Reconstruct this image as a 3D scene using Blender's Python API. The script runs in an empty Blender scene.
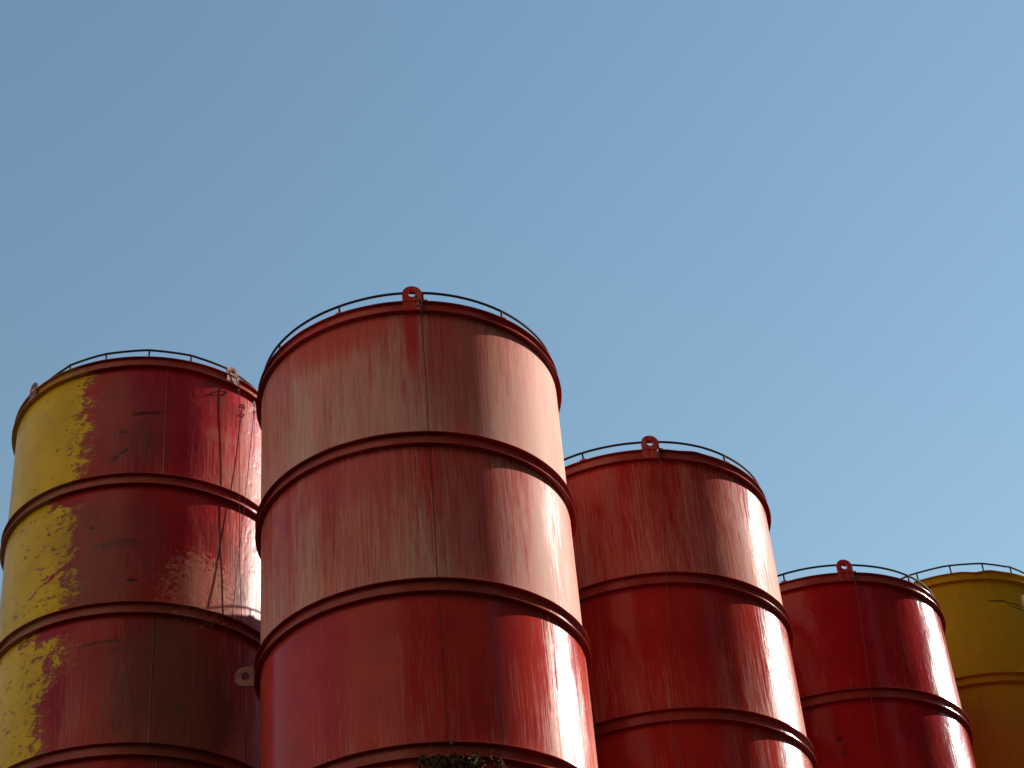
import bpy, bmesh, math, random
from mathutils import Vector, Matrix, noise as mnoise
R_ = math.radians
random.seed(7)
scn = bpy.context.scene
COL = scn.collection

# ------------------------------------------------------------------ camera
CAM_H = 1.6
F_PX, PITCH, ROLL = 1910.86, R_(37.1046), R_(-5.3815)
cam_d = bpy.data.cameras.new('camera')
cam = bpy.data.objects.new('camera', cam_d)
COL.objects.link(cam)
cam_d.sensor_width = 36.0
cam_d.sensor_fit = 'HORIZONTAL'
cam_d.lens = 36.0 * F_PX / 1024.0
cam_d.clip_end = 5000
_rt = Vector((1, 0, 0))
_up = Vector((0, -math.sin(PITCH), math.cos(PITCH)))
_fw = Vector((0, math.cos(PITCH), math.sin(PITCH)))
_c, _s = math.cos(ROLL), math.sin(ROLL)
_r2 = _c * _rt + _s * _up
_u2 = -_s * _rt + _c * _up
_m = Matrix((_r2, _u2, -_fw)).transposed().to_4x4()
_m.translation = (0, 0, CAM_H)
cam.matrix_world = _m
scn.camera = cam

# ------------------------------------------------------------------ sky, sun, exposure
SUN_AZ, SUN_EL = 28.5, 27.0          # azimuth counted from +X towards +Y
world = bpy.data.worlds.new('World')
scn.world = world
world.use_nodes = True
wn = world.node_tree
bg = wn.nodes['Background']
sky = wn.nodes.new('ShaderNodeTexSky')
sky.sky_type = 'NISHITA'
sky.sun_disc = False
sky.sun_elevation = R_(SUN_EL)
sky.sun_rotation = R_(90.0 - SUN_AZ)
sky.altitude = 0
sky.air_density = 2.3
sky.dust_density = 0.0
sky.ozone_density = 4.6
wn.links.new(sky.outputs[0], bg.inputs[0])
bg.inputs[1].default_value = 0.0545

sd = bpy.data.lights.new('sun', 'SUN')
sd.energy = 3.3
sd.angle = R_(0.53)
sd.color = (1.0, 0.93, 0.83)
sun = bpy.data.objects.new('sun', sd)
COL.objects.link(sun)
_sv = Vector((math.cos(R_(SUN_EL)) * math.cos(R_(SUN_AZ)), math.cos(R_(SUN_EL)) * math.sin(R_(SUN_AZ)), math.sin(R_(SUN_EL))))
sun.rotation_euler = _sv.to_track_quat('Z', 'Y').to_euler()
sun.location = _sv * 60

scn.view_settings.view_transform = 'Standard'
scn.view_settings.look = 'None'
scn.view_settings.gamma = 1
scn.view_settings.exposure = 1.32
scn.view_settings.use_curve_mapping = False
scn.render.resolution_x, scn.render.resolution_y = 1024, 768
scn.render.engine = 'CYCLES'

# ------------------------------------------------------------------ node helpers
class NT:
    def __init__(self, name):
        self.mat = bpy.data.materials.new(name)
        self.mat.use_nodes = True
        self.t = self.mat.node_tree
        self.b = self.t.nodes['Principled BSDF']
    def put(self, sock, v):
        if isinstance(v, bpy.types.NodeSocket):
            self.t.links.new(v, sock)
        elif v is not None:
            if isinstance(v, (tuple, list)) and len(v) == 3 and sock.type == 'RGBA':
                v = (*v, 1)
            sock.default_value = v
    def n(self, kind, **kw):
        nd = self.t.nodes.new(kind)
        for k, v in kw.items():
            setattr(nd, k, v)
        return nd
    def math(self, op, a, b=None, c=None, clamp=False):
        nd = self.n('ShaderNodeMath', operation=op, use_clamp=clamp)
        for i, v in enumerate((a, b, c)):
            if v is not None:
                self.put(nd.inputs[i], v)
        return nd.outputs[0]
    def coord(self):
        if not hasattr(self, '_co'):
            self._co = self.n('ShaderNodeTexCoord').outputs['Object']
            s = self.n('ShaderNodeSeparateXYZ')
            self.put(s.inputs[0], self._co)
            self.x, self.y, self.z = s.outputs
        return self._co
    def noise(self, scale, detail=3, rough=0.55, off=(0, 0, 0), dist=0.0):
        m = self.n('ShaderNodeMapping')
        self.put(m.inputs[0], self.coord())
        m.inputs['Scale'].default_value = scale
        m.inputs['Location'].default_value = off
        nd = self.n('ShaderNodeTexNoise')
        self.put(nd.inputs['Vector'], m.outputs[0])
        nd.inputs['Scale'].default_value = 1.0
        nd.inputs['Detail'].default_value = detail
        nd.inputs['Roughness'].default_value = rough
        nd.inputs['Distortion'].default_value = dist
        return nd.outputs[0]
    def ramp(self, v, lo, hi, a=0.0, b=1.0, smooth=True):
        nd = self.n('ShaderNodeMapRange', interpolation_type='SMOOTHSTEP' if smooth else 'LINEAR', clamp=True)
        for i, q in enumerate((v, lo, hi, a, b)):
            self.put(nd.inputs[i], q)
        return nd.outputs[0]
    def mix(self, f, a, b, mode='MIX'):
        nd = self.n('ShaderNodeMix', data_type='RGBA', blend_type=mode)
        self.put(nd.inputs[0], f)
        self.put(nd.inputs[6], a)
        self.put(nd.inputs[7], b)
        return nd.outputs[2]
    def attr(self, name):
        nd = self.n('ShaderNodeAttribute', attribute_type='OBJECT')
        nd.attribute_name = name
        return nd.outputs['Fac']
    def angle(self):
        """degrees round the silo, 0 on the -Y side, growing towards +X, seam on +Y"""
        self.coord()
        a = self.math('ARCTAN2', self.x, self.math('MULTIPLY', self.y, -1.0))
        return self.math('MULTIPLY', a, 57.29578)
    def spot(self, ang, z, a0, z0, ra, rz, edge=None, tilt=0.0, e1=1.15, e0=.6):
        """soft elliptical mask round (a0 deg, z0 m)"""
        da = self.math('SUBTRACT', ang, a0)
        dz = self.math('SUBTRACT', z, z0)
        if tilt:
            dz = self.math('SUBTRACT', dz, self.math('MULTIPLY', da, tilt))
        q = self.math('ADD', self.math('POWER', self.math('ABSOLUTE', self.math('DIVIDE', da, ra)), 2.0),
                      self.math('POWER', self.math('ABSOLUTE', self.math('DIVIDE', dz, rz)), 2.0))
        if edge is not None:
            q = self.math('ADD', q, edge)
        return self.ramp(q, e1, e0)

def simple(name, col, rough=0.6, metal=0.0, var=0.25, scale=6.0):
    m = NT(name)
    nz = m.noise((scale,) * 3, 4)
    dark = tuple(c * (1 - var) for c in col)
    lite = tuple(min(1, c * (1 + var)) for c in col)
    m.put(m.b.inputs['Base Color'], m.mix(m.ramp(nz, .3, .7), dark, lite))
    m.b.inputs['Roughness'].default_value = rough
    m.b.inputs['Metallic'].default_value = metal
    return m.mat

def paint(name, top_z, red, deep, chalk_col, seed=0.0, yellow=None, all_yellow=False, gloss=0.3, wave=1.0, marks=(), spec=.1, dents=0.0):
    """weathered gloss paint on rolled plate; 'fade' comes from each plate course"""
    m = NT(name)
    o = (seed * 3.1, seed * 1.7, seed * 2.3)
    m.coord()
    ang = m.angle()
    fade = m.attr('fade')
    A = m.noise((46, 46, 1.6), 5, .68, o)
    Bn = m.noise((4.0, 4.0, .30), 2, .5, o)
    G = m.noise((120, 120, 5), 3, .6, o)
    Pn = m.noise((2.2, 2.2, 1.6), 5, .6, o)
    # height inside one course: 0 just under a hoop, 1 on the next hoop
    t = m.math('FRACT', m.math('DIVIDE', m.math('SUBTRACT', top_z, m.z), COURSE))
    f = m.math('ADD', m.math('MULTIPLY', A, 1.3), m.math('ADD', m.math('MULTIPLY', Bn, .75), .25))
    f = m.math('ADD', f, m.math('MULTIPLY', G, .8))
    f = m.math('ADD', f, m.math('MULTIPLY', t, .34))
    f = m.math('ADD', f, fade)
    # chalk grows stronger round towards the +X side
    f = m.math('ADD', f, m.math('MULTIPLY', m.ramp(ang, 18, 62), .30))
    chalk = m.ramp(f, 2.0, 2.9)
    # undersides: shade painted in, no chalk and a darker red on down-facing faces
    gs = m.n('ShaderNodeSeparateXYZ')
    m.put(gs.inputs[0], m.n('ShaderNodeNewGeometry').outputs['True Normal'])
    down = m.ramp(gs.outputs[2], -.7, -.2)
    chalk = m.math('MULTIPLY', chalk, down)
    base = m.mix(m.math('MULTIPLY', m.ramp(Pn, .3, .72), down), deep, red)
    base = m.mix(m.math('MULTIPLY', m.attr('hoop'), .88), base, m.mix(m.math('MULTIPLY', down, m.ramp(Pn, .25, .75, .45, 1.0)), (.19, .008, .008), (.36, .085, .06)) if not all_yellow else deep)  # hoop paint, with shade put into the colour of its undersides
    cc = m.mix(m.ramp(m.noise((2.6, 2.6, .3), 3, .5, (o[0] + 4, o[1], 1)), .38, .62), chalk_col, tuple(c * k for c, k in zip(chalk_col, (1.0, .78, .72))))
    col = m.mix(m.math('MULTIPLY', chalk, .94), base, cc)
    # grime: brownish washes and thin dark runs below each hoop
    runs = m.math('MULTIPLY', m.ramp(m.noise((22, 22, .35), 4, .7, (o[0] + 9, o[1], o[2])), .60, .74), m.ramp(t, .75, .0))
    col = m.mix(m.math('MULTIPLY', runs, .55), col, tuple(c * .55 for c in deep))
    dirt = m.ramp(m.noise((1.3, 1.3, .8), 5, .65, (o[0], o[1] + 5, o[2])), .5, .75)
    col = m.mix(m.math('MULTIPLY', m.math('MULTIPLY', dirt, .5), m.attr('grime')), col, (.085, .045, .03))
    rough = m.ramp(chalk, 0, 1, gloss, .62, False)
    if yellow or all_yellow:
        ycol = m.mix(m.ramp(Pn, .3, .7), (.55, .315, .004), (.68, .405, .006))
        ycol = m.mix(m.math('MULTIPLY', m.ramp(m.noise((3, 3, 5), 6, .7, (1, o[1], 4)), .5, .8), .5), ycol, (.30, .19, .06))
        if all_yellow:
            ycol = m.mix(.45, ycol, (.42, .20, .006))
            ycol = m.mix(m.ramp(m.z, top_z - 2.6, top_z - .4, .75, 0.0, False), ycol, (.40, .16, .006))
            ycol = m.mix(m.math('MULTIPLY', m.ramp(m.noise((9, 9, 1.1), 5, .7, (4, 1, 4)), .55, .8), .55), ycol, (.20, .11, .02))
            for (a0, z0, ra, rz, tl) in ((15, top_z - .33, 6, .018, .001), (24, top_z - .36, 7, .014, -.004), (26, top_z - .42, 6, .010, -.005)):
                e = m.math('MULTIPLY', m.math('SUBTRACT', m.noise((16, 16, 24), 4, .7), .5), 3.2)
                ycol = m.mix(m.math('MULTIPLY', m.spot(ang, m.z, a0, z0, ra, rz, e, tl), .8), ycol, (.06, .025, .008))
            for (a0, z0, ra, rz, tl) in ((-33, top_z - .62, 15, .03, .012), (-24, top_z - .8, 12, .018, .010)):
                ycol = m.mix(m.math('MULTIPLY', m.spot(ang, m.z, a0, z0, ra, rz, None, tl), .45), ycol, (.55, .40, .08))
            col = ycol
        else:
            big = m.noise((1.1, 1.1, 1.9), 3, .5, (3, 2.2, 6.1))
            med = m.noise((7, 7, 11), 5, .65, (1, 4, 2))
            fin = m.noise((26, 26, 40), 5, .7, (5, 4, 2))
            edge = m.math('ADD', ang, m.math('MULTIPLY', m.math('SUBTRACT', big, .5), 30.0))
            edge = m.math('ADD', edge, m.math('MULTIPLY', m.math('SUBTRACT', med, .5), 34.0))
            edge = m.math('ADD', edge, m.math('MULTIPLY', m.math('SUBTRACT', fin, .5), 24.0))
            # peeled further back below every hoop and towards the foot of every course
            edge = m.math('ADD', edge, m.math('MULTIPLY', m.ramp(t, .80, 1.0), 7.0))
            edge = m.math('ADD', edge, m.math('MULTIPLY', m.math('MULTIPLY', m.ramp(t, .13, .05), m.ramp(m.z, top_z - 1.4, top_z - 1.6)), 13.0))
            gash = m.math('SUBTRACT', m.z, m.math('ADD', top_z - 2.62, m.math('MULTIPLY', m.math('ADD', ang, 32.0), .012)))
            gash = m.math('ADD', gash, m.math('MULTIPLY', m.math('SUBTRACT', med, .5), .22))
            edge = m.math('ADD', edge, m.math('MULTIPLY', m.ramp(m.math('ABSOLUTE', gash), .035, .0), 20.0))
            edge = m.math('ADD', edge, m.math('MULTIPLY', m.ramp(m.z, top_z - 4.5, top_z, 11.0, -4.0, False), 1.0))
            ym = m.ramp(edge, -14.2, -15.4)
            # chips inside the yellow, denser where the coat has begun to lift
            chipn = m.noise((11, 11, 17), 6, .72, (8, 1, 3))
            thr = m.math('SUBTRACT', m.ramp(m.z, top_z - 3.2, top_z - .2, .60, .645, False), m.ramp(edge, -34, -15, 0.0, .05))
            chips = m.ramp(chipn, thr, m.math('ADD', thr, .02))
            ym = m.math('MULTIPLY', m.math('MULTIPLY', ym, m.math('SUBTRACT', 1.0, m.attr('bare'))), m.math('SUBTRACT', 1.0, chips))
            lip = m.math('MULTIPLY', m.ramp(edge, -8.5, -14.4), m.math('SUBTRACT', 1.0, ym))
            col = m.mix(m.math('MULTIPLY', lip, .6), col, (.30, .14, .06))
            col = m.mix(ym, col, ycol)
            # stray flakes of yellow and primer beyond the edge
            fl = m.math('MULTIPLY', m.ramp(m.noise((30, 30, 44), 3, .6, (2, 8, 3)), .70, .73), m.ramp(edge, 6, -14))
            col = m.mix(fl, col, (.42, .27, .14))
            yf = ym
        if all_yellow:
            rough = m.math('ADD', .5, m.math('MULTIPLY', Pn, .15))
        else:
            rough = m.math('ADD', rough, m.math('MULTIPLY', ym, .1))
    for mk in marks:
        a0, z0, ra, rz, tl, c, k, brk = mk
        if brk < 0:      # washes that run down the plate
            e = m.math('MULTIPLY', m.math('SUBTRACT', m.noise((26, 26, .8), 5, .7, (a0 * .37, z0, 2)), .5), -brk)
            q = m.spot(ang, m.z, a0, z0, ra, rz, e, tl, 1.7, .1)
        else:
            e = m.math('MULTIPLY', m.math('SUBTRACT', m.noise((18, 18, 26), 5, .72, (a0 * .37, z0, 2)), .5), brk)
            q = m.spot(ang, m.z, a0, z0, ra, rz, e, tl)
        col = m.mix(m.math('MULTIPLY', q, k), col, c)
    m.put(m.b.inputs['Base Color'], col)
    m.put(m.b.inputs['Roughness'], rough)
    m.put(m.b.inputs['Specular IOR Level'], m.ramp(chalk, 0, .7, spec, .03, False))
    # relief: slow waves of the rolled plate, orange peel, lifted paint
    h = m.math('MULTIPLY', m.noise((2.4, 2.4, 1.2), 2, .5, o), .010 * wave)
    h = m.math('ADD', h, m.math('MULTIPLY', m.noise((9, 9, 5), 2, .5, o), .0022 * wave))
    if dents:
        h = m.math('ADD', h, m.math('MULTIPLY', m.ramp(m.noise((13, 13, 9), 1, .4, (2, 7, 1)), .52, .78), -dents))
    h = m.math('ADD', h, m.math('MULTIPLY', G, .0006))
    h = m.math('ADD', h, m.math('MULTIPLY', chalk, -.0006))
    if yellow:
        h = m.math('ADD', h, m.math('MULTIPLY', yf, .0022))
    bp = m.n('ShaderNodeBump')
    bp.inputs['Strength'].default_value = 1.0
    bp.inputs['Distance'].default_value = 1.0
    m.put(bp.inputs['Height'], h)
    m.put(m.b.inputs['Normal'], bp.outputs[0])
    return m.mat

# ------------------------------------------------------------------ mesh helpers
def obj(name, bm, mat, parent=None, sharp=35):
    me = bpy.data.meshes.new(name)
    bmesh.ops.recalc_face_normals(bm, faces=bm.faces)
    bm.to_mesh(me)
    bm.free()
    me.polygons.foreach_set('use_smooth', [True] * len(me.polygons))
    me.set_sharp_from_angle(angle=R_(sharp))
    if mat:
        me.materials.append(mat)
    o = bpy.data.objects.new(name, me)
    COL.objects.link(o)
    o.parent = parent
    return o

def link_mesh(name, me, parent, loc=None, rotz=0.0):
    o = bpy.data.objects.new(name, me)
    COL.objects.link(o)
    o.parent = parent
    if loc:
        o.location = loc
    o.rotation_euler.z = rotz
    return o

def empty(name, loc, label, cat, group=None):
    o = bpy.data.objects.new(name, None)
    COL.objects.link(o)
    o.location = loc
    o.empty_display_size = .3
    tag(o, label, cat, group)
    return o

def tag(o, label, cat, group=None):
    o['label'] = label
    o['category'] = cat
    if group:
        o['group'] = group

def pol(r, deg, z):
    return Vector((r * math.cos(R_(deg)), r * math.sin(R_(deg)), z))

def lathe(prof, seg=180, closed=True, warp=None):
    bm = bmesh.new()
    rings = []
    for i in range(seg):
        a = 2 * math.pi * i / seg
        row = []
        for (r, z) in prof:
            rr, zz = (r, z) if warp is None else warp(a, r, z)
            row.append(bm.verts.new((rr * math.cos(a), rr * math.sin(a), zz)))
        rings.append(row)
    n = len(prof)
    for i in range(seg):
        p, q = rings[i], rings[(i + 1) % seg]
        for j in range(n if closed else n - 1):
            k = (j + 1) % n
            bm.faces.new((p[j], q[j], q[k], p[k]))
    return bm

def tube(bm, pts, r, seg=8, closed=False, caps=True):
    n = len(pts)
    rows = []
    prev = None
    for i, p in enumerate(pts):
        if closed:
            d = pts[(i + 1) % n] - pts[i - 1]
        else:
            d = pts[min(i + 1, n - 1)] - pts[max(i - 1, 0)]
        d.normalize()
        if prev is None:
            ref = Vector((0, 0, 1)) if abs(d.z) < .8 else Vector((1, 0, 0))
            a = d.cross(ref).normalized()
        else:
            a = (prev - d * prev.dot(d)).normalized()
        prev = a
        b = d.cross(a)
        rr = r[i] if isinstance(r, (list, tuple)) else r
        rows.append([bm.verts.new(p + (a * math.cos(2 * math.pi * k / seg) + b * math.sin(2 * math.pi * k / seg)) * rr) for k in range(seg)])
    for i in range(n if closed else n - 1):
        p, q = rows[i], rows[(i + 1) % n]
        for k in range(seg):
            l = (k + 1) % seg
            bm.faces.new((p[k], p[l], q[l], q[k]))
    if caps and not closed:
        bm.faces.new(rows[0][::-1])
        bm.faces.new(rows[-1])
    return bm

def boxm(bm, c, ax, ay, az, hx, hy, hz):
    v = [bm.verts.new(c + ax * (hx * i) + ay * (hy * j) + az * (hz * k)) for i in (-1, 1) for j in (-1, 1) for k in (-1, 1)]
    for f in ((0, 1, 3, 2), (4, 6, 7, 5), (0, 4, 5, 1), (2, 3, 7, 6), (0, 2, 6, 4), (1, 5, 7, 3)):
        bm.faces.new([v[i] for i in f])
    return bm

def lug_mesh(width, height, hole, thick, hole_z):
    """eye plate in its own X-Z plane, foot at z = 0, round head, drilled; thickness along +Y"""
    bm = bmesh.new()
    hw = width / 2
    zc = height - hw
    N = 40
    outer, inner = [], []
    for i in range(N):
        a = 2 * math.pi * i / N
        dx, dz = math.cos(a), math.sin(a)
        # distance from the hole centre to the outline
        best = 9
        if abs(dx) > 1e-6:
            tt = hw / abs(dx)
            if hole_z + dz * tt <= zc and hole_z + dz * tt >= 0:
                best = min(best, tt)
        if dz < -1e-6:
            tt = -hole_z / dz
            if abs(dx * tt) <= hw + 1e-6:
                best = min(best, tt)
        oz = hole_z - zc
        bq = oz * dz
        disc = bq * bq - (oz * oz - hw * hw)
        if disc > 0:
            tt = -bq + math.sqrt(disc)
            if hole_z + dz * tt >= zc:
                best = min(best, tt)
        outer.append((dx * best, hole_z + dz * best))
        inner.append((dx * hole, hole_z + dz * hole))
    vs = [[bm.verts.new((x, y, z)) for (x, z) in ring] for y in (0, thick) for ring in (outer, inner)]
    of, inf, ob, inb = vs
    for i in range(N):
        j = (i + 1) % N
        bm.faces.new((of[i], of[j], inf[j], inf[i]))
        bm.faces.new((ob[i], inb[i], inb[j], ob[j]))
        bm.faces.new((of[i], ob[i], ob[j], of[j]))
        bm.faces.new((inf[i], inf[j], inb[j], inb[i]))
    return bm

# ------------------------------------------------------------------ measured layout
RAD = 1.5                 # shell radius
COURSE = 1.5573           # hoop to hoop
CH = .124                 # channel height
LIP = .055                # channel flange width
H_TALL = 13.0732 + CAM_H
H_LOW = 11.6479 + CAM_H
SPOTS = [(-4.2380, 17.8342), (-1.0592, 15.6154), (1.2320, 18.4787), (3.5919, 21.4485), (5.8726, 24.1477)]

# ------------------------------------------------------------------ ground
gm = NT('asphalt_yard')
gn = gm.noise((.35, .35, .35), 6, .6)
g2 = gm.noise((6, 6, 6), 5, .65)
gc = gm.mix(gm.ramp(gn, .35, .68), (.032, .028, .025), (.055, .048, .042))
gc = gm.mix(gm.math('MULTIPLY', gm.ramp(g2, .5, .75), .4), gc, (.045, .038, .032))
gm.put(gm.b.inputs['Base Color'], gc)
gm.b.inputs['Roughness'].default_value = .9
bm = bmesh.new()
S = 1500
bmesh.ops.create_grid(bm, x_segments=24, y_segments=24, size=S)
g = obj('ground', bm, gm.mat)
g['kind'] = 'structure'

# ------------------------------------------------------------------ works buildings behind the photographer (mirrored in the gloss paint)
def works_building(cx, cy, face_az, width, depth, height, wall_col, label, bays, floors):
    root = empty('works_building', (cx, cy, 0), label, 'building')
    root.rotation_euler.z = R_(face_az)
    wmat = simple('wall_render_' + label.split()[0], wall_col, .9, 0, .3, .8)
    pane_m = NT('window_glass')
    pane_m.put(pane_m.b.inputs['Base Color'], (.02, .025, .03))
    pane_m.b.inputs['Roughness'].default_value = .12
    fmat = simple('window_frame_paint', (.16, .14, .12), .6)
    X, Y, Z = Vector((1, 0, 0)), Vector((0, 1, 0)), Vector((0, 0, 1))
    bm = bmesh.new()
    boxm(bm, Vector((-depth / 2, 0, height / 2)), X, Y, Z, depth / 2, width / 2, height / 2)
    obj('wall', bm, wmat, root)
    bm = bmesh.new()
    boxm(bm, Vector((-depth / 2, 0, height + .2)), X, Y, Z, depth / 2 + .2, width / 2 + .2, .2)
    obj('parapet', bm, wmat, root)
    bw, fh = width / bays, height / floors
    bm = bmesh.new()
    for (yy, zz, hy, hz) in ((0, .85, .75, .06), (0, -.85, .75, .06), (-.72, 0, .05, .85), (.72, 0, .05, .85), (0, 0, .03, .85), (0, .2, .75, .03)):
        boxm(bm, Vector((.06, yy, zz)), X, Y, Z, .06, hy, hz)
    fme = obj('frame', bm, fmat, root)
    bm = bmesh.new()
    boxm(bm, Vector((.012, 0, 0)), X, Y, Z, .01, .70, .82)
    pme = obj('pane', bm, pane_m.mat, root)
    fm, pm = fme.data, pme.data
    bpy.data.objects.remove(fme); bpy.data.objects.remove(pme)
    for a in range(bays):
        for b in range(floors):
            w = link_mesh('window', fm, root, (0.002, -width / 2 + bw * (a + .5), fh * (b + .55)))
            link_mesh('pane', pm, w)
    return root

works_building(-15.0, -8.0, 60, 20, 10, 42, (.66, .50, .37), 'tall tan rendered works building facing the sunlit side of the yard', 5, 9)
works_building(8.0, -9.5, 116, 32, 10, 36, (.12, .085, .065), 'wide dark brick works building with its front in shade', 9, 9)
works_building(27.5, 12.0, 166, 26, 9, 38, (.13, .095, .075), 'grey brown works building closing the right of the yard', 8, 9)

# ------------------------------------------------------------------ materials
M_RAIL = simple('rail_steel', (.008, .010, .016), .8, .0)
M_ROPE = simple('rusty_rope', (.03, .008, .007), .95, .0, .5, 60)
M_ROPE_PALE = simple('red_dusted_rope', (.20, .035, .03), .7, .0, .3, 60)
M_SHACKLE = simple('worn_galvanised', (.11, .08, .065), .5, .4, .5, 40)
M_GALV = simple('leg_steel', (.20, .05, .04), .5, .1)
RED, DEEP = (.5, .02, .016), (.4, .012, .012)
CHALK = (.62, .37, .30)
DK = (.03, .012, .010)

# ------------------------------------------------------------------ silo builder
def channel(lo, top_lip=LIP):
    """outward-open rolled channel; z = 0 is the upper edge of its lower lip"""
    t = .011
    return [(RAD - .004, lo - t), (RAD + LIP - .003, lo - t), (RAD + LIP, lo - t + .003), (RAD + LIP, lo - .002), (RAD + LIP - .002, lo), (RAD + .012, lo + .002), (RAD + .007, lo + .008),
            (RAD + .007, lo + CH - t - .008), (RAD + .012, lo + CH - t - .002), (RAD + top_lip - .002, lo + CH - t), (RAD + top_lip, lo + CH - t + .002), (RAD + top_lip, lo + CH - .003), (RAD + top_lip - .003, lo + CH), (RAD - .004, lo + CH)]

def make_silo(i, top, mat, label, fades, posts, rail_r, rail_h, lugs, straight, seams, nlev, kink=None, rail_mat=None):
    x, y = SPOTS[i]
    root = empty('silo', (x, y, 0), label, 'silo', 'steel silos standing in the yard')
    rnd = random.Random(40 + i)
    # plate courses, each between two hoops
    for k in range(nlev):
        z1 = top - k * COURSE + (-.005 if k else CH - .012)
        z0 = top - (k + 1) * COURSE + CH - .004 - .0
        z0 -= .06 if k < nlev - 1 else .0
        # neighbouring courses overlap behind the hoop by a hair: step the radius
        rr = RAD - (.0 if k % 2 == 0 else .0025)
        rows = 10
        off = 13.7 * i + 3.3 * k
        prof = [(rr, z0 + (z1 - z0) * j / rows) for j in range(rows + 1)]
        def warp(a, r, z, off=off):
            d = mnoise.noise(Vector((2.2 * math.cos(a) + off, 2.2 * math.sin(a), z * 1.3)))
            return r + .0022 * d, z
        o = obj('shell_plate', lathe(prof, 180, False, warp), mat, root)
        o['fade'] = float(fades[min(k, len(fades) - 1)])
        o['grime'] = (1.5, .3, .7, .6, 1.0)[i]
        for (kk, deg) in seams:
            if kk == k:
                sb = bmesh.new()
                pts = [pol(rr + .0015, deg + rnd.uniform(-.04, .04), z0 + .06 + (z1 - z0 - .07) * j / 24) for j in range(25)]
                tube(sb, pts, .0055, 6)
                w = obj('weld_seam', sb, mat, o)
                w['fade'] = .62
                w['grime'] = .5
    # stiffening hoops and the top rim
    for k in range(nlev + 1):
        lo = top - k * COURSE
        tl = .040 if k == 0 else LIP
        wf = None
        def wf(a, r, z, k=k, lo=lo):
            d = mnoise.noise(Vector((1.7 * math.cos(a) + 5 * i + k, 1.7 * math.sin(a), 3.0)))
            zz = z + .003 * d
            if r > RAD + .02:
                zz += .0022 * mnoise.noise(Vector((9 * math.cos(a) + 5 * i + k, 9 * math.sin(a), 7.0)))
            if kink and k == 0 and z > lo + CH - .02:
                for (kd, kw, kh) in kink:
                    q = ((math.degrees(a) - kd + 180) % 360 - 180) / kw
                    zz += kh * math.exp(-q * q * 2) if abs(q) < 2.5 else 0
            return r, zz
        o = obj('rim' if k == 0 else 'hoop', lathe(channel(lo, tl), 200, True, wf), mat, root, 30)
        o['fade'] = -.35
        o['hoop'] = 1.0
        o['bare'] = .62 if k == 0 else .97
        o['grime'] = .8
    # shallow roof inside the rim
    o = obj('roof', lathe([(RAD - .006, top + CH - .03), (RAD - .05, top + CH + .0), (.9, top + CH + .10), (.35, top + CH + .17), (.34, top + CH + .30), (.02, top + CH + .31)], 96, False), mat, root)
    # guard rail: a rod on short stubs
    rb = bmesh.new()
    rz = top + rail_h
    if straight:
        pts = []
        al = sorted(posts)
        for a, b in zip(al, al[1:] + [al[0] + 360]):
            p0, p1 = pol(rail_r, a, rz + rnd.uniform(-.008, .008)), pol(rail_r, b, rz)
            for q in range(5):
                v = p0.lerp(p1, q / 5)
                # rods bow slightly outwards between stubs
                v += Vector((v.x, v.y, 0)).normalized() * (.010 * math.sin(math.pi * q / 5))
                pts.append(v)
    else:
        pts = []
        for q in range(120):
            a = q * 3.0
            pts.append(pol(rail_r + .006 * mnoise.noise(Vector((q * .11, i, 0))), a, rz + .016 * mnoise.noise(Vector((math.cos(R_(a)) * 1.6 + i * 4, math.sin(R_(a)) * 1.6, 1)))))
    tube(rb, pts, .013, 8, closed=True)
    rail = obj('guard_rail', rb, rail_mat or M_RAIL, root)
    for a in posts:
        pb = bmesh.new()
        tube(pb, [pol(rail_r, a, top + CH - .01), pol(rail_r, a + rnd.uniform(-.3, .3), rz)], .011, 8)
        po = obj('rail_post', pb, rail_mat or M_RAIL, root)
        fb = bmesh.new()
        n = pol(1, a, 0)
        boxm(fb, pol(min(rail_r, RAD) + .002, a, top + CH + .012), n, Vector((-n.y, n.x, 0)), Vector((0, 0, 1)), .03, .035, .014)
        obj('foot_plate', fb, mat, po)
    # lifting lugs
    for (deg, tl) in lugs:
        lb = lug_mesh(.192 * tl, .306 * tl, .037 * tl, .018, .21 * tl)
        # local: X tangent, Y inwards
        n = pol(1, deg, 0)
        tn = Vector((-n.y, n.x, 0))
        mw = Matrix((tn, -n, Vector((0, 0, 1)))).transposed().to_4x4()
        mw.translation = n * (RAD + .032) + Vector((0, 0, top + .001))
        bmesh.ops.transform(lb, matrix=mw, verts=lb.verts)
        o = obj('lifting_lug', lb, LUGMAT if tl < 1 else mat, root)
        o['fade'] = .22
        o['grime'] = 1.0
    # foot: cone and legs
    zb = top - nlev * COURSE
    o = obj('hopper', lathe([(RAD - .002, zb + .02), (RAD - .002, zb - .05), (.26, zb - 2.5), (.26, zb - 2.8), (.02, zb - 2.8)], 96, False), mat, root)
    for q in range(4):
        a = 45 + 90 * q + 51
        lb = bmesh.new()
        n = pol(1, a, 0)
        boxm(lb, pol(RAD + .08, a, (zb + .3) / 2), n, Vector((-n.y, n.x, 0)), Vector((0, 0, 1)), .075, .075, (zb + .3) / 2)
        leg = obj('leg', lb, M_GALV, root)
        fb = bmesh.new()
        boxm(fb, pol(RAD + .08, a, .01), n, Vector((-n.y, n.x, 0)), Vector((0, 0, 1)), .17, .17, .012)
        obj('base_plate', fb, M_GALV, leg)
    return root

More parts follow.
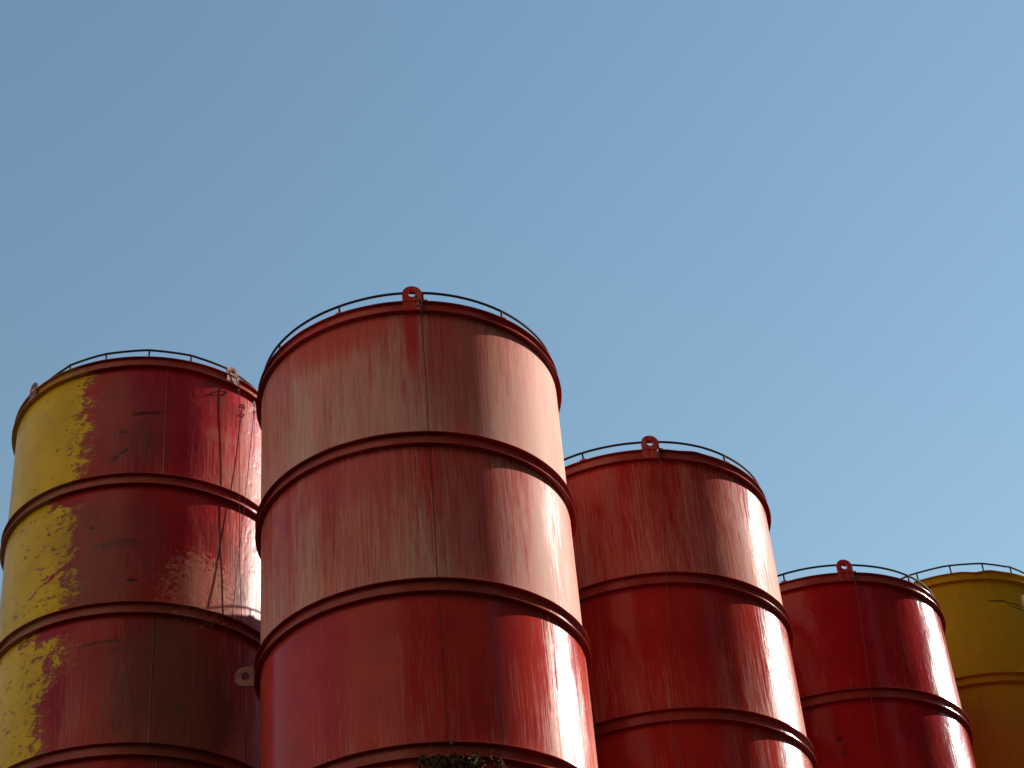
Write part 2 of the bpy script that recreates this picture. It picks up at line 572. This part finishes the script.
T, L = H_TALL, H_LOW
LUGMAT = simple('lug_primer', (.22, .075, .045), .6, 0, .4, 14)
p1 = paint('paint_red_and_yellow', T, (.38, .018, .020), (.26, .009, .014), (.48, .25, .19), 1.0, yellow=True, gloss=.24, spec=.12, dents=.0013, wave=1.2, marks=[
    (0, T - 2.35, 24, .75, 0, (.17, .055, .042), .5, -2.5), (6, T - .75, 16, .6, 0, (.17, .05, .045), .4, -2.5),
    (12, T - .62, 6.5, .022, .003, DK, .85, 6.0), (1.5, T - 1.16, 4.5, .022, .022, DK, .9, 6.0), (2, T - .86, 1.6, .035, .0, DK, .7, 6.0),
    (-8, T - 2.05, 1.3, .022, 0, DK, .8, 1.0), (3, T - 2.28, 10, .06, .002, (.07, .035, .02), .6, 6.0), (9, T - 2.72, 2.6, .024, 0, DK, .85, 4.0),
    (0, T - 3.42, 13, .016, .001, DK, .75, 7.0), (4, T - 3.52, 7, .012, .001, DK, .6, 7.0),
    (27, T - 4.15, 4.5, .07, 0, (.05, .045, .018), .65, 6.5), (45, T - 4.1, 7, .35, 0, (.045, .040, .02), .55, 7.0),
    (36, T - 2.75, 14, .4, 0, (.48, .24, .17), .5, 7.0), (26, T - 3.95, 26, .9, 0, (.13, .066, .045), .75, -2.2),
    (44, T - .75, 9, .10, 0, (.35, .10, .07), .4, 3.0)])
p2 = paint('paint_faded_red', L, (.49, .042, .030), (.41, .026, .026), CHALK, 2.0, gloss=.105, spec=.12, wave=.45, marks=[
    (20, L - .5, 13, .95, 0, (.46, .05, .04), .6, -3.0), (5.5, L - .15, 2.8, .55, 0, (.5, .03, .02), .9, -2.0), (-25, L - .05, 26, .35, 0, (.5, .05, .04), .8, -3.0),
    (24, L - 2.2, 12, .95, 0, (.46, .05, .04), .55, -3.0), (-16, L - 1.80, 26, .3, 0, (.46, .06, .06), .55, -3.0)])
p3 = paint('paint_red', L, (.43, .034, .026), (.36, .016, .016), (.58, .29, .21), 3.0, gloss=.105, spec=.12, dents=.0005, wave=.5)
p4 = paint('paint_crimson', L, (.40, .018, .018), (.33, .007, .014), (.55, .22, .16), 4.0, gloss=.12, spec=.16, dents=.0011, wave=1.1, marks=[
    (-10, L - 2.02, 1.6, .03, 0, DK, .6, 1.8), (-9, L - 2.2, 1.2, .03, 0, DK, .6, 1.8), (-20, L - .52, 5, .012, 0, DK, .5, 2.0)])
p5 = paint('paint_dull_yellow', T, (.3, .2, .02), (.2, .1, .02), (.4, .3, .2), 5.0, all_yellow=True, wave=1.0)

P11 = [-143 + 32.0 * k for k in range(11)]
make_silo(0, H_TALL, p1, 'red silo with a broad band of peeling yellow paint down its flank', [.12, .16, .22, .2], [-79.2 + 19.6 * k for k in range(-9, 9)] + [98], 1.375, .34,
          [(-42.0, .8), (-135.5, .8), (47, .8), (137, .8)], True, [(0, -71), (2, -72), (3, -69)], 6)
make_silo(1, H_LOW, p2, 'faded pinkish red silo with weeds sprouting from a lower hoop', [.72, .55, .14, .3], P11, 1.49, .25,
          [(-83.2, 1), (37, 1), (157, 1)], False, [], 5)
make_silo(2, H_LOW, p3, 'plain red silo standing between the faded pinkish silo and the dark crimson one', [.42, .20, .24, .2], P11, 1.49, .25,
          [(-82.7, 1), (37, 1), (157, 1)], False, [], 5, kink=[(-64, 5, .012), (-72, 4, -.006)])
make_silo(3, H_LOW, p4, 'glossy dark crimson silo standing next to the all yellow silo', [.06, .04, .05], P11, 1.49, .25,
          [(-82.8, 1), (37, 1), (157, 1)], False, [], 5)
make_silo(4, H_TALL, p5, 'dull yellow silo at the end of the row with no red paint', [.1], [-76.2 + 18.9 * k for k in range(-9, 10)], 1.375, .34,
          [(60, .8), (150, .8)], True, [], 6, kink=[(-84, 6, -.02), (-76, 6, .012)])

# side eye plate on the faded silo's third hoop
silos = [o for o in bpy.data.objects if o.name.startswith('silo')]
s2 = [o for o in silos if abs(o.location.x - SPOTS[1][0]) < 1e-3][0]
lb = lug_mesh(.20, .235, .042, .03, .135)
n = pol(1, 183, 0)
tn = Vector((0, 0, 1))
mw = Matrix((tn, tn.cross(n).normalized(), n)).transposed().to_4x4()
mw.translation = n * (RAD + .006) + Vector((0, 0, H_LOW - 2 * COURSE + .12))
bmesh.ops.transform(lb, matrix=mw, verts=lb.verts)
o = obj('side_lug', lb, LUGMAT, s2)
o['fade'] = .5
o['label'] = 'pale drilled eye plate sticking out sideways from the hoop'

# ------------------------------------------------------------------ hanging ropes with shackles
def shackle_mesh(size):
    bm = bmesh.new()
    pts = [Vector((-.5 * size, 0, -.9 * size))]
    for q in range(13):
        a = math.pi * q / 12
        pts.append(Vector((-math.cos(a) * .5 * size, 0, math.sin(a) * .5 * size)))
    pts.append(Vector((.5 * size, 0, -.9 * size)))
    tube(bm, pts, .16 * size, 8)
    tube(bm, [Vector((-.85 * size, 0, -.85 * size)), Vector((.85 * size, 0, -.85 * size))], .17 * size, 8)
    return bm

def rope(i, top, path, label, mat, shackles, rad=.0036, lead=None):
    x, y = SPOTS[i]
    root = empty('hanging_cable', (x, y, 0), label, 'cable', 'cables hanging from the silo rims')
    # path: list of (azimuth, z, radius)
    pts = []
    for (a0, z0, r0), (a1, z1, r1) in zip(path, path[1:]):
        nseg = max(2, int(abs(z0 - z1) / .12))
        for q in range(nseg):
            f = q / nseg
            p = pol(r0 + (r1 - r0) * f, a0 + (a1 - a0) * f, z0 + (z1 - z0) * f)
            p += Vector((mnoise.noise(Vector((p.z * 1.5, i, 0))), mnoise.noise(Vector((p.z * 1.5, i, 5))), 0)) * .004
            pts.append(p)
    pts.append(pol(path[-1][2], path[-1][0], path[-1][1]))
    bm = bmesh.new()
    tube(bm, pts, rad, 8)
    obj('wire', bm, mat, root)
    for (a, z, r, size, tilt) in shackles:
        sb = shackle_mesh(size)
        mw = Matrix.Translation(pol(r, a, z)) @ Matrix.Rotation(R_(a + 90 + tilt), 4, 'Z') @ Matrix.Rotation(R_(tilt * .4), 4, 'Y')
        bmesh.ops.transform(sb, matrix=mw, verts=sb.verts)
        obj('shackle', sb, M_SHACKLE, root)
    return root

RO = RAD + LIP + .012
def lead(a_l, a, top):
    # from the lug's eye over the rim lip, then straight down
    return [(a_l, top + .212, RAD + .022), (a_l + .4, top + .20, RAD + .052), (a, top + .09, RAD + .06), (a, top - .02, RO + .004)]

rope(0, T, lead(-42.5, -39.8, T) + [(-38.2, T - 2.25, RO), (-33.5, T - 4.6, RO), (-32, T - 7, RO)], 'dark cable hanging from the lug of the red and yellow silo', M_ROPE,
     [(-40.4, T + .06, RO, .045, 30), (-39.8, T - .05, RO, .04, 70)])
rope(0, T, [(-31, T - .11, RO), (-31.3, T - .3, RO), (-38.9, T - 2.27, RO + .006), (-47.1, T - 4.5, RO), (-52, T - 6, RO)], 'dark cable slanting across the red and yellow silo, crossing another cable', M_ROPE,
     [(-31, T - .12, RO, .035, 20), (-31.1, T - .25, RO, .03, 70)])
rope(1, L, lead(-83.2, -80.3, L) + [(-80.2, L - 3, RO), (-80, L - 4.62, RO)], 'thin rusty cable hanging down the faded pinkish silo', M_ROPE,
     [(-80.4, L + .05, RO, .04, 30), (-80.2, L - .055, RO, .036, 70)])
rope(2, L, lead(-82.7, -79.9, L) + [(-84, L - 1.45, RO), (-90.4, L - 3.35, RO), (-95, L - 5, RO)], 'thin cable hanging down the plain red silo in the middle of the row', M_ROPE_PALE,
     [(-80.1, L + .07, RO, .04, 30), (-80.4, L - .01, RO, .036, 70)], .004)
rope(3, L, lead(-82.8, -79.9, L) + [(-80.3, L - .35, RO), (-85.8, L - 2.45, RO), (-90, L - 4, RO)], 'thin pale cable hanging down the dark crimson silo', M_ROPE_PALE,
     [(-80.0, L + .045, RO, .042, 30), (-79.9, L - .075, RO, .04, 70)], .004)

# ------------------------------------------------------------------ weeds on the faded silo's hoop
wm = NT('weed_leaf')
wnz = wm.noise((25, 25, 25), 3)
wm.put(wm.b.inputs['Base Color'], wm.mix(wm.ramp(wnz, .35, .65), (.06, .055, .02), (.17, .085, .05)))
wm.b.inputs['Roughness'].default_value = .9
wm.b.inputs['Specular IOR Level'].default_value = .08
M_LEAF = wm.mat
M_STEM = simple('weed_stem', (.09, .055, .03), .8)
M_SEED = simple('weed_seed_head', (.16, .10, .06), .95)
zw = L - 3 * COURSE
root = empty('weed_clump', (SPOTS[1][0], SPOTS[1][1], 0), 'dry dark green weeds growing out of the hoop of the faded silo', 'weed')
rnd = random.Random(11)
fb, st, sh = bmesh.new(), bmesh.new(), bmesh.new()
def leaf(bm, p, d, ln, wd):
    side = d.cross(Vector((rnd.uniform(-1, 1), rnd.uniform(-1, 1), rnd.uniform(-1, 1)))).normalized() * wd
    nrm = d.cross(side).normalized() * wd * .4
    v = [bm.verts.new(q) for q in (p, p + d * ln * .45 + side + nrm, p + d * ln, p + d * ln * .45 - side + nrm, p + d * ln * .5)]
    bm.faces.new((v[0], v[1], v[4])); bm.faces.new((v[1], v[2], v[4])); bm.faces.new((v[2], v[3], v[4])); bm.faces.new((v[3], v[0], v[4]))
for q in range(60):
    a = rnd.gauss(-79, 8.5)
    base = pol(RAD - .002, a, zw - rnd.uniform(.015, .05))
    out = pol(1, a, 0)
    tng = Vector((-out.y, out.x, 0))
    # arching stem: up over the lip, then hanging down outside
    ln = rnd.uniform(.2, .4)
    pts = [base, base + out * rnd.uniform(.05, .1) + tng * rnd.uniform(-.02, .02) + Vector((0, 0, rnd.uniform(-.03, .02)))]
    drop = rnd.uniform(.4, 1.0)
    end = pts[-1] + out * rnd.uniform(.02, .07) + tng * rnd.uniform(-.09, .09) + Vector((0, 0, -ln * drop))
    pts.append(pts[1].lerp(end, .4) + out * .025)
    pts.append(end)
    tube(st, pts, [.003, .0026, .002, .0012], 5)
    for w in range(10):
        f = rnd.uniform(.25, 1)
        sidx = min(2, int(f * 3)); ff = f * 3 - sidx
        p = pts[sidx].lerp(pts[sidx + 1], ff)
        d = (out * rnd.uniform(-.1, 1) + tng * rnd.uniform(-1, 1) + Vector((0, 0, rnd.uniform(-1, .5)))).normalized()
        leaf(fb, p, d, rnd.uniform(.03, .065), rnd.uniform(.008, .017))
for (a, hgt, lean) in ((-84.5, .07, -.02), (-82, .035, .02), (-79.2, .085, .0), (-77.4, .05, .02), (-88, .03, -.01), (-72, .035, .02), (-67.5, .03, .01), (-75, .03, -.02), (-91, .02, -.02)):
    out = pol(1, a, 0)
    tng = Vector((-out.y, out.x, 0))
    b = pol(RAD + .05, a, zw + .002)
    e = b + out * .03 + tng * lean + Vector((0, 0, hgt))
    tube(st, [b, b.lerp(e, .5) + out * .008, e], [.002, .0018, .0012], 5)
    for w in range(9):
        d = (out * rnd.uniform(-.6, .8) + tng * rnd.uniform(-1, 1) + Vector((0, 0, rnd.uniform(-.2, 1)))).normalized()
        leaf(sh, e, d, .013, .005)
o = obj('stems', st, M_STEM, root); o['kind'] = 'stuff'
o = obj('foliage', fb, M_LEAF, root); o['kind'] = 'stuff'
o = obj('seed_heads', sh, M_SEED, root); o['kind'] = 'stuff'
